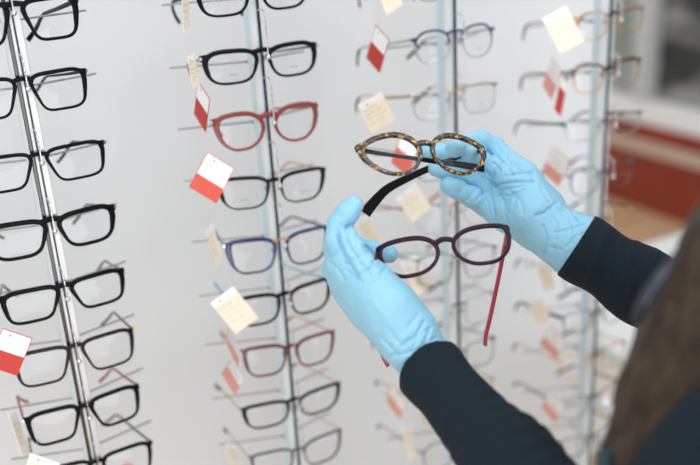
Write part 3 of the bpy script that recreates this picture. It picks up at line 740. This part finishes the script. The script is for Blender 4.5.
RC = [([(505, 176), (522, 174), (534, 172)], .0009, 1.6), ([(499, 195), (510, 196), (524, 190)], .0010, 1.6), ([(493, 163), (500, 170)], .0012, 1.6), ([(502, 159), (508, 168)], -.0008, 1.8), ([(548, 208), (556, 222), (556, 240)], .0009, 1.6), ([(560, 212), (570, 226), (572, 244)], .0008, 1.5), ([(566, 247), (576, 236), (588, 232)], .0008, 1.5), ([(548, 246), (560, 250)], .0008, 1.5), ([(487, 200), (490, 214)], .0011, 1.6), ([(503, 205), (507, 222)], .0007, 1.7), ([(520, 160), (531, 173)], .0009, 1.6), ([(541, 190), (551, 203)], .0009, 1.8), ([(455, 178), (460, 171)], .0008, 1.4), ([(476, 201), (483, 192)], .0010, 1.5), ([(483, 178), (497, 185), (512, 183), (533, 182)], .0016, 2.0), ([(500, 190), (518, 187), (532, 184)], .0012, 1.8), ([(512, 163), (524, 170), (535, 178)], .0012, 2.0),
      ([(497, 157), (507, 166), (513, 176)], .0013, 2.0), ([(489, 186), (493, 205), (497, 222)], .0014, 2.0), ([(496, 186), (503, 200), (509, 214)], .0010, 1.8), ([(482, 190), (485, 208)], .0009, 1.7),
      ([(488, 150), (493, 158)], .0012, 1.8), ([(478, 165), (486, 172), (492, 177)], .0014, 2.0), ([(496, 145), (501, 152)], .0008, 1.6), ([(505, 152), (508, 160)], .0008, 1.6),
      ([(556, 203), (545, 213), (536, 216)], .0018, 2.0), ([(556, 208), (568, 214), (580, 223), (583, 237)], .0010, 1.6), ([(554, 233), (568, 230), (584, 225)], .0009, 1.6), ([(545, 254), (547, 238), (543, 226)], .0011, 1.8),
      ([(558, 262), (556, 246)], .0008, 1.8), ([(572, 212), (577, 222), (578, 232)], .0010, 1.4), ([(517, 196), (512, 212), (516, 226)], .0006, 3), ([(508, 190), (520, 200), (524, 214)], .0007, 2.2),
      ([(460, 193), (468, 184)], .0007, 1.5), ([(468, 200), (476, 190)], .0011, 1.8), ([(462, 178), (467, 170)], .0008, 1.5)]
rc = W(500, 180, .878); rR = np.linalg.norm(W(589, 246, .868-.030)-rc)
def right_hand(P):
    d = None
    for k in ('wrist', 'm_index', 'm_middle', 'm_ring', 'm_pinky'):
        e = chain(P, RH[k], .01); d = e if d is None else smin(d, e, .012)
    d = smin(d, chain(P, RH['m_thumb'], .008), .008)
    for k in ('middle', 'index', 'ring'): d = smin(d, chain(P, RH[k], .004), .0024)
    d = smin(d, chain(P, RH['pinky'], .004), .0014); d = smin(d, chain(P, RH['thumb'], .004), .003)
    c = chain(P, RH['cuff'], .006)
    c = np.maximum(c, np.sqrt(((P-rc)**2).sum(1))-rR); d = smin(d, c, .004)
    for l, a, s in RC: d = d+crease(P, l, a*1.45, s*.72)
    return d-.0003*noise3(P, 330, 7)-.0003*noise3(P, 620, 8)
lo, hi = box_of(RH.values(), .004)
solid('glove', right_hand, lo, hi, .00105, glovem, person, 1)['label'] = 'light blue glove on the upper hand'

# --- navy top: torso and both sleeves
Ls = np.array([.405, .195, 1.395]); Rs = np.array([.745, .235, 1.385]); Le = W(608, 576, .60); Re = W(812, 392, .82)
cl = W(429, 369, .782); cr = W(582, 249, .868)
SLV = [[(cl+(cl-Le)*.06, .0262), (cl, .0270), (W(511, 465, .69), .0350), (Le, .043)], [(Le, .043), ((Le+Ls)/2, .047), (Ls, .060)],
       [(cr+(cr-Re)*.10, .0290), (cr, .0300), (W(640, 285, .855), .0335), (Re, .043)], [(Re, .043), ((Re+Rs)/2, .052), (Rs, .060)]]
axl = (cl-Le)/np.linalg.norm(cl-Le); axr = (cr-Re)/np.linalg.norm(cr-Re)
def top(P):
    a = chain(P, SLV[0], .02); s = (P-cl)@axl
    a = a-.0009*np.sin(-s*2*math.pi/.017+.8*noise3(P, 60, 2))*np.clip((-s-.05)/.05, 0, 1)-.0005*noise3(P, 160, 9)
    a = np.maximum(a, s)
    b = chain(P, SLV[2], .02); s2 = (P-cr)@axr
    for l in ([(607, 229), (598, 255), (585, 284)], [(637, 243), (634, 270), (628, 300)], [(656, 252), (650, 285)], [(622, 240), (614, 272)]):
        b = b+crease(P, l, -.0022, 2.8)+crease(P, [(x-5, y) for x, y in l], .0012, 2.6)
    b = np.maximum(b-.0004*noise3(P, 170, 4), s2-.007)
    d = smin(chain(P, SLV[1], .03), smin(a, 1e3+0*a, .01), .03)
    d2 = smin(chain(P, SLV[3], .03), b, .012)
    t = chain(P, [(np.array([.575, .20, 1.37]), .085), (np.array([.575, .21, 1.22]), .105), (np.array([.58, .18, 1.02]), .105), (np.array([.58, .17, .90]), .12)], .06)
    sh = chain(P, [(Ls+np.array([.02, 0, 0]), .062), (np.array([.575, .2, 1.41]), .068), (Rs-np.array([.02, 0, 0]), .062)], .05)
    t = smin(smin(t, sh, .06), chain(P, [(np.array([.49, .28, 1.26]), .062), (np.array([.49, .285, 1.25]), .062)], .03), .06)
    t = smin(t, chain(P, [(np.array([.66, .29, 1.25]), .062), (np.array([.66, .295, 1.24]), .062)], .03), .06)
    t = smin(t, chain(P, [(np.array([.48, .17, .95]), .10), (np.array([.68, .17, .95]), .10)], .05), .06)
    d = smin(smin(d, d2, .02), t, .03)
    return np.maximum(d, .84-P[:, 2])
A = np.array([cl, cr, Le, Re, Ls, Rs, [.3, .05, .83], [.86, .4, 1.5]])
solid('sweater', top, A.min(0)-.08, A.max(0)+.08, .0027, knit, person, 2)

# --- body: one surface from head to feet, under the clothes
head = np.array([.545, .285, 1.575])
fx = np.array([cl[0]*.5+cr[0]*.5-head[0], cl[1]*.5+cr[1]*.5-head[1], 0]); fx /= np.linalg.norm(fx); sx = np.array([fx[1], -fx[0], 0]); uz = np.array([0, 0, 1.])
def hp(f, s, z): return head+fx*f+sx*s+uz*z
lk = W(604, 262, .868)
def body(P):
    d = chain(P, [(hp(-.01, 0, .03), .086), (hp(.02, 0, .0), .080)], .03)                              # skull
    d = smin(d, chain(P, [(hp(.035, 0, -.05), .058), (hp(.055, 0, -.095), .034)], .02), .03)           # jaw and chin
    d = smin(d, cone(P, hp(.100, 0, .005), hp(.116, 0, -.032), .010, .013), .014)                      # nose
    for s in (-1, 1):
        d = smin(d, cone(P, hp(.088, s*.030, .020), hp(.088, s*.036, .022), .010, .009), .012)         # brows
        d = np.maximum(d, -cone(P, hp(.106, s*.032, 0), hp(.104, s*.036, 0), .012, .012)*.6)           # sockets
        d = smin(d, cone(P, hp(.0, s*.084, .012), hp(.004, s*.082, -.028), .012, .009), .006)          # ears
    d = smin(d, cone(P, hp(.094, -.018, -.066), hp(.094, .018, -.066), .009, .009), .008)              # lips
    d = smin(d, chain(P, [(hp(-.02, 0, -.06), .052), (np.array([.575, .2, 1.42]), .056)], .02), .03)   # neck
    t = chain(P, [(np.array([.575, .2, 1.38]), .07), (np.array([.575, .205, 1.2]), .085), (np.array([.58, .17, .92]), .10)], .06)
    t = smin(t, cone(P, Ls, Rs, .045, .045), .05)
    for s, e, w in ((Ls, Le, W(412, 343, .79)), (Rs, Re, W(548, 229, .874))):
        t = smin(t, chain(P, [(s, .044), (e, .032), (cl if w[0] < .45 else cr, .019), (w, .018)], .01), .02)
    for u, v, dd, r in ((386, 308, .797, .009), (528, 204, .886, .009)):                               # palms inside the gloves
        w = W(412, 343, .79) if u < 400 else W(548, 229, .874)
        t = smin(t, cone(P, w, W(u, v, dd), .016, r), .01)
    t = smin(t, cone(P, W(566, 262, .858), W(570, 264, .858), .008, .008), .006)
    for s in (-1, 1):
        t = smin(t, chain(P, [(np.array([.58+s*.085, .17, .90]), .085), (np.array([.58+s*.095, .19, .50]), .052), (np.array([.58+s*.10, .15, .09]), .036)], .03), .05)
        t = smin(t, cone(P, np.array([.58+s*.10, .13, .045]), np.array([.58+s*.11, .32, .030]), .036, .026), .03)
    return smin(d, t, .02)
A = np.array([[.3, .05, .0], [.95, .45, 1.7], cl, cr])
solid('body', body, A.min(0)-.07, A.max(0)+.06, .0062, skin, person, 1)
denim = mat('dark trousers', (40, 44, 54), .8)
def trousers(P):
    t = chain(P, [(np.array([.50, .17, .93]), .115), (np.array([.66, .17, .93]), .115)], .05)
    for s in (-1, 1):
        t = smin(t, chain(P, [(np.array([.58+s*.085, .17, .88]), .098), (np.array([.58+s*.095, .19, .50]), .072), (np.array([.58+s*.10, .15, .08]), .062)], .03), .04)
    return np.maximum(np.maximum(t, .07-P[:, 2]), P[:, 2]-.95)
solid('trousers', trousers, (.34, 0, .05), (.82, .32, 1.0), .01, denim, person, 2)
for s in (-1, 1):
    def shoe(P, s=s):
        d = cone(P, np.array([.58+s*.10, .12, .05]), np.array([.58+s*.11, .33, .036]), .048, .040)
        return np.maximum(np.maximum(d, .004-P[:, 2]), P[:, 2]-.085)
    solid('shoe', shoe, (.58+s*.10-.08, .04, 0), (.58+s*.10+.09, .40, .12), .006, black, person, 1)
for s in (-1, 1):
    eb = MB(); eb.ball(tuple(hp(.086, s*.033, .0)-np.array(person.location)), .012, mat('eye white', (236, 236, 232), .2)); eb.ball(tuple(hp(.0945, s*.033, .0)-np.array(person.location)), .0055, mat('brown iris', (70, 44, 28), .2)); eb.build('eye', person)

# --- long brown hair: cap on the head and locks falling forward over the near shoulder
def hair_material():
    m = bpy.data.materials.new('brown hair'); m.use_nodes = True; nt = m.node_tree; b = nt.nodes['Principled BSDF']
    tc = nt.nodes.new('ShaderNodeTexCoord'); mp = nt.nodes.new('ShaderNodeMapping'); mp.inputs['Rotation'].default_value = (.25, -.45, 0); mp.inputs['Scale'].default_value = (160, 160, 7)
    no = nt.nodes.new('ShaderNodeTexNoise'); no.inputs['Scale'].default_value = 1; no.inputs['Detail'].default_value = 3
    r = nt.nodes.new('ShaderNodeValToRGB'); r.color_ramp.elements[0].position = .3; r.color_ramp.elements[1].position = .72
    r.color_ramp.elements[0].color = lin((36, 29, 23))+[1]; r.color_ramp.elements[1].color = lin((82, 65, 48))+[1]
    nt.links.new(tc.outputs['Object'], mp.inputs[0]); nt.links.new(mp.outputs[0], no.inputs['Vector']); nt.links.new(no.outputs['Fac'], r.inputs['Fac']); nt.links.new(r.outputs['Color'], b.inputs['Base Color'])
    b.inputs['Roughness'].default_value = .55; b.inputs['Specular IOR Level'].default_value = .3
    bp = nt.nodes.new('ShaderNodeBump'); bp.inputs['Strength'].default_value = .6; bp.inputs['Distance'].default_value = .002
    nt.links.new(no.outputs['Fac'], bp.inputs['Height']); nt.links.new(bp.outputs['Normal'], b.inputs['Normal']); return m
hairm = hair_material()
LOCK = [[(hp(.0, -.07, .06), .03), (W(800, 150, .535), .034), (W(746, 250, .55), .034), (W(703, 340, .562), .035), (W(676, 400, .567), .034), (W(650, 470, .575), .028), (W(632, 530, .58), .018), (W(622, 570, .58), .006)],
        [(hp(-.03, -.08, .03), .03), (W(830, 190, .515), .034), (W(775, 290, .53), .034), (W(735, 380, .545), .034), (W(700, 450, .56), .032), (W(668, 520, .575), .022), (W(650, 570, .58), .008)],
        [(hp(-.06, .0, .04), .05), (hp(-.075, -.02, -.06), .05), (np.array([.58, .125, 1.36]), .045), (np.array([.585, .10, 1.22]), .03), (np.array([.585, .095, 1.12]), .008)]]
def hair(P):
    d = chain(P, [(hp(-.022, 0, .042), .092), (hp(-.03, 0, .01), .090)], .03)
    d = np.maximum(d, -cone(P, hp(.10, 0, -.03), hp(.10, 0, -.06), .072, .08))
    for l in LOCK: d = smin(d, chain(P, l, .02), .02)
    ang = P@(RT*.9+FW*.5)*420+noise3(P*np.array([1, 1, .35]), 60, 12)*2
    return d-.0012*np.sin(ang)-.002*noise3(P*np.array([1, 1, .4]), 90, 13)
lo, hi = box_of(LOCK, .03)
hi = np.maximum(hi, head+.17); solid('hair', hair, lo, hi, .0045, hairm, person, 1)
# --- dark pointed collar flap beside the hair
cb = MB(); O = np.array(person.location)
prof = [(680, 247, .56), (671, 261, .555), (661, 276, .550), (650, 292, .550), (642, 305, .552), (635, 322, .556)]
wid = [.0006, .0028, .0042, .0046, .0044, .0036]
cb.sweep([W(*p)-O for p in prof], [(w*2, .0024) for w in wid], mat('dark collar cloth', (30, 34, 46), .4, spec=.6), up=tuple(FW), n=10)
cb.build('collar', person)
cb = MB(); cb.sweep([W(u+2.2, v+.5, d-.0022)-O for u, v, d in prof[:5]], [(.0006, .0006)]+[(.0015, .0008)]*3+[(.0012, .0006)], mat('grey collar sheen', (116, 118, 134), .4), up=tuple(FW), n=8)  # lavender-grey sheen of the collar, laid on as a pale strip
cb.build('collar_sheen', person)
tb = MB(); tb.sweep([W(u, v, .540)-O for u, v in ((604, 448), (604, 452), (604, 464), (607, 480), (612, 500))], [(.007, .007), (.0110, .0095), (.0120, .010), (.0110, .009), (.005, .005)], mat('dark teal toggle', (12, 44, 50), .35), up=tuple(FW), n=14, p=2.2)
tb.build('cord_toggle', person)

# ------------------------------------------------------------------ room
def plain(name, lo, hi, m, bevel=0, kind=True):
    mb = MB(); mb.box(lo, hi, m); o = mb.build(name, None, smooth=False, bevel=bevel)
    return structure(o) if kind else o
def panel_material():
    m = bpy.data.materials.new('white panel paint with shading'); m.use_nodes = True; nt = m.node_tree; b = nt.nodes['Principled BSDF']
    tc = nt.nodes.new('ShaderNodeTexCoord'); no = nt.nodes.new('ShaderNodeTexNoise'); no.inputs['Scale'].default_value = 2.2; no.inputs['Detail'].default_value = 3  # soft shadow streaks of the panel put into its colour as noise
    r = nt.nodes.new('ShaderNodeValToRGB'); r.color_ramp.elements[0].color = lin((212, 216, 220))+[1]; r.color_ramp.elements[1].color = lin((220, 222, 224))+[1]
    nt.links.new(tc.outputs['Object'], no.inputs['Vector']); nt.links.new(no.outputs['Fac'], r.inputs['Fac']); nt.links.new(r.outputs['Color'], b.inputs['Base Color'])
    b.inputs['Roughness'].default_value = .55; return m
WY = 1.16
panel = panel_material()
plain('wall_back', (-2.2, WY, 0), (1.128, WY+.06, 2.7), panel)
woodfloor = mat('tan wood floor', (206, 172, 132), .45, var=.12, vscale=3)
plain('floor', (-2.4, -2.2, -.05), (5.6, 5.4, 0), woodfloor)
XS = 3.35
wallw = mat('pale grey wall', (206, 208, 208), .7)
plain('wall_left', (-2.46, -2.2, 0), (-2.4, 5.4, 2.7), wallw)
def zX(v, u=650): return atX(u, v, XS)[2]
zs, zr1, zr2, zr3 = zX(117), zX(123.5), zX(139), zX(153)
ztan = 0
redp = mat('red brown panel', (142, 50, 28), .5, var=.12, vscale=4)
beige = mat('beige trim', (206, 186, 168), .5)
white_f = mat('white window frame', (246, 249, 250), .5)
greyf = mat('grey mullion', (196, 201, 202), .5)
plain('wall_right', (XS, -2.2, 0), (XS+.1, 5.4, zX(100)), wallw)
plain('trim_1', (XS-.02, -2.2, zr1), (XS, 5.4, zX(100)), white_f)
plain('trim_2', (XS-.035, -2.2, zr2), (XS, 5.4, zr1), redp)
plain('trim_3', (XS-.03, -2.2, zr3), (XS, 5.4, zr2), beige)
plain('baseboard_right', (XS-.04, -2.2, 0), (XS, 5.4, zr3), redp)
plain('wall_right_lintel', (XS, -2.2, 2.5), (XS+.1, 5.4, 2.7), wallw)
# shop window above the low wall: frame, mullions, panes of smoky glass
def pane_material(name, c0, c1):
    m = bpy.data.materials.new(name); m.use_nodes = True; nt = m.node_tree; b = nt.nodes['Principled BSDF']
    tc = nt.nodes.new('ShaderNodeTexCoord'); mp = nt.nodes.new('ShaderNodeMapping'); mp.inputs['Scale'].default_value = (1, .8, 2.2)
    no = nt.nodes.new('ShaderNodeTexNoise'); no.inputs['Scale'].default_value = 2.6; no.inputs['Detail'].default_value = 3
    r = nt.nodes.new('ShaderNodeValToRGB'); r.color_ramp.elements[0].position = .42; r.color_ramp.elements[1].position = .6
    r.color_ramp.elements[0].color = lin(c0)+[1]; r.color_ramp.elements[1].color = lin(c1)+[1]
    nt.links.new(tc.outputs['Object'], mp.inputs[0]); nt.links.new(mp.outputs[0], no.inputs['Vector']); nt.links.new(no.outputs['Fac'], r.inputs['Fac'])
    nt.links.new(r.outputs['Color'], b.inputs['Base Color']); b.inputs['Roughness'].default_value = .5; return m
y_m0, y_m1 = atX(656, 40, XS)[1], atX(638, 40, XS)[1]
zb = zX(100)
paneL = pane_material('dim green grey pane', (142, 154, 146), (172, 180, 172)); paneD = pane_material('dark shelf seen through the pane', (44, 48, 50), (150, 152, 150))
win = structure(bpy.data.objects.new('window_1', None)); COL.objects.link(win); win.location = (XS, (y_m0+y_m1)/2, zb)
def wpart(name, lo, hi, m):
    mb = MB(); mb.box(tuple(np.array(lo)-np.array(win.location)), tuple(np.array(hi)-np.array(win.location)), m); return mb.build(name, win, smooth=False)
wpart('pane', (XS+.03, y_m1, zb), (XS+.05, 5.4, 2.5), paneL)
wpart('pane', (XS+.03, -2.2, zb), (XS+.05, y_m0, 2.5), paneD)
wpart('mullion', (XS-.03, y_m0, zb), (XS+.06, y_m1, 2.5), greyf)
# white desk in the gap right of the panel
deskm = mat('white desk laminate', (232, 234, 230), .45)
zt = .735; far = atZ(670, 236, zt)[1]; left = 1.145
near = .55
desk = empty('desk', (left+.4, (far+near)/2, 0), 'white laminate desk behind the raised sleeve, right of the display panel', 'desk')
def dpart(name, lo, hi, bevel=.003):
    mb = MB(); L = np.array(desk.location); mb.box(tuple(np.array(lo)-L), tuple(np.array(hi)-L), deskm); return mb.build(name, desk, smooth=False, bevel=bevel)
mb = MB(); L = np.array(desk.location)
for a, b in (((left, near, zt-.03), (2.35, far, zt)), ((.925, near, zt-.03), (left, .945, zt))): mb.box(tuple(np.array(a)-L), tuple(np.array(b)-L), deskm)
e0 = atZ(600, 404, zt); mb.box(tuple(np.array((e0[0]-.012, near, zt))-L), tuple(np.array((e0[0]+.012, e0[1], zt+.012))-L), wht)
mb.build('desk_top', desk, smooth=False, bevel=.002)
dpart('side_panel', (.94, near+.02, 0), (.97, .93, zt-.03))
dpart('side_panel', (2.30, near+.02, 0), (2.33, far-.02, zt-.03))
dpart('back_panel', (left+.05, far-.06, .2), (2.30, far-.04, zt-.03))

# ------------------------------------------------------------------ light
w = bpy.data.worlds.new('world'); scene.world = w; w.use_nodes = True
nt = w.node_tree; bg = nt.nodes['Background']
tc = nt.nodes.new('ShaderNodeTexCoord'); sp = nt.nodes.new('ShaderNodeSeparateXYZ'); r = nt.nodes.new('ShaderNodeValToRGB')
r.color_ramp.elements[0].position = .25; r.color_ramp.elements[0].color = (.8, .81, .83, 1)
r.color_ramp.elements[1].position = .8; r.color_ramp.elements[1].color = (.97, 1.0, 1.03, 1)
ma = nt.nodes.new('ShaderNodeMath'); ma.operation = 'MULTIPLY_ADD'; ma.inputs[1].default_value = .5; ma.inputs[2].default_value = .5
nt.links.new(tc.outputs['Generated'], sp.inputs[0]); nt.links.new(sp.outputs['Z'], ma.inputs[0]); nt.links.new(ma.outputs[0], r.inputs['Fac']); nt.links.new(r.outputs['Color'], bg.inputs['Color'])
bg.inputs['Strength'].default_value = .93
def area(name, loc, target, size, power, col=(1, 1, 1)):
    l = bpy.data.lights.new(name, 'AREA'); l.shape = 'RECTANGLE'; l.size, l.size_y = size; l.energy = power; l.color = col
    o = bpy.data.objects.new(name, l); COL.objects.link(o); o.location = loc
    d = Vector(target)-Vector(loc); o.rotation_euler = d.to_track_quat('-Z', 'Y').to_euler(); return o
area('ceiling_light', (.7, -.5, 2.75), (.6, 1.0, 1.1), (2.2, 1.2), 13, (.97, .985, 1))
area('left_fill_light', (-1.6, -1.3, 2.1), (.6, 1.0, 1.2), (1.6, 1.6), 11, (.97, .99, 1))  # unseen fill added on the left, brightens pole sides and tags
area('front_fill_light', (.6, -1.9, .65), (.6, 1.0, .85), (3.0, 1.2), 38, (.96, .985, 1))  # added frontal fill to light the panel evenly down to the bottom
l = bpy.data.lights.new('added_highlight_lamp', 'POINT'); l.energy = 8; l.shadow_soft_size = .07; l.color = (.98, .99, 1)  # small lamp added to put highlights on the chrome hooks
o = bpy.data.objects.new('added_highlight_lamp', l); COL.objects.link(o); o.location = (.35, -.7, 2.35)
scene.view_settings.view_transform = 'Standard'; scene.view_settings.look = 'None'
scene.view_settings.exposure = .07; scene.view_settings.gamma = 1
try:
    scene.cycles.use_denoising = True; scene.cycles.transparent_max_bounces = 24; scene.cycles.max_bounces = 8
except Exception: pass
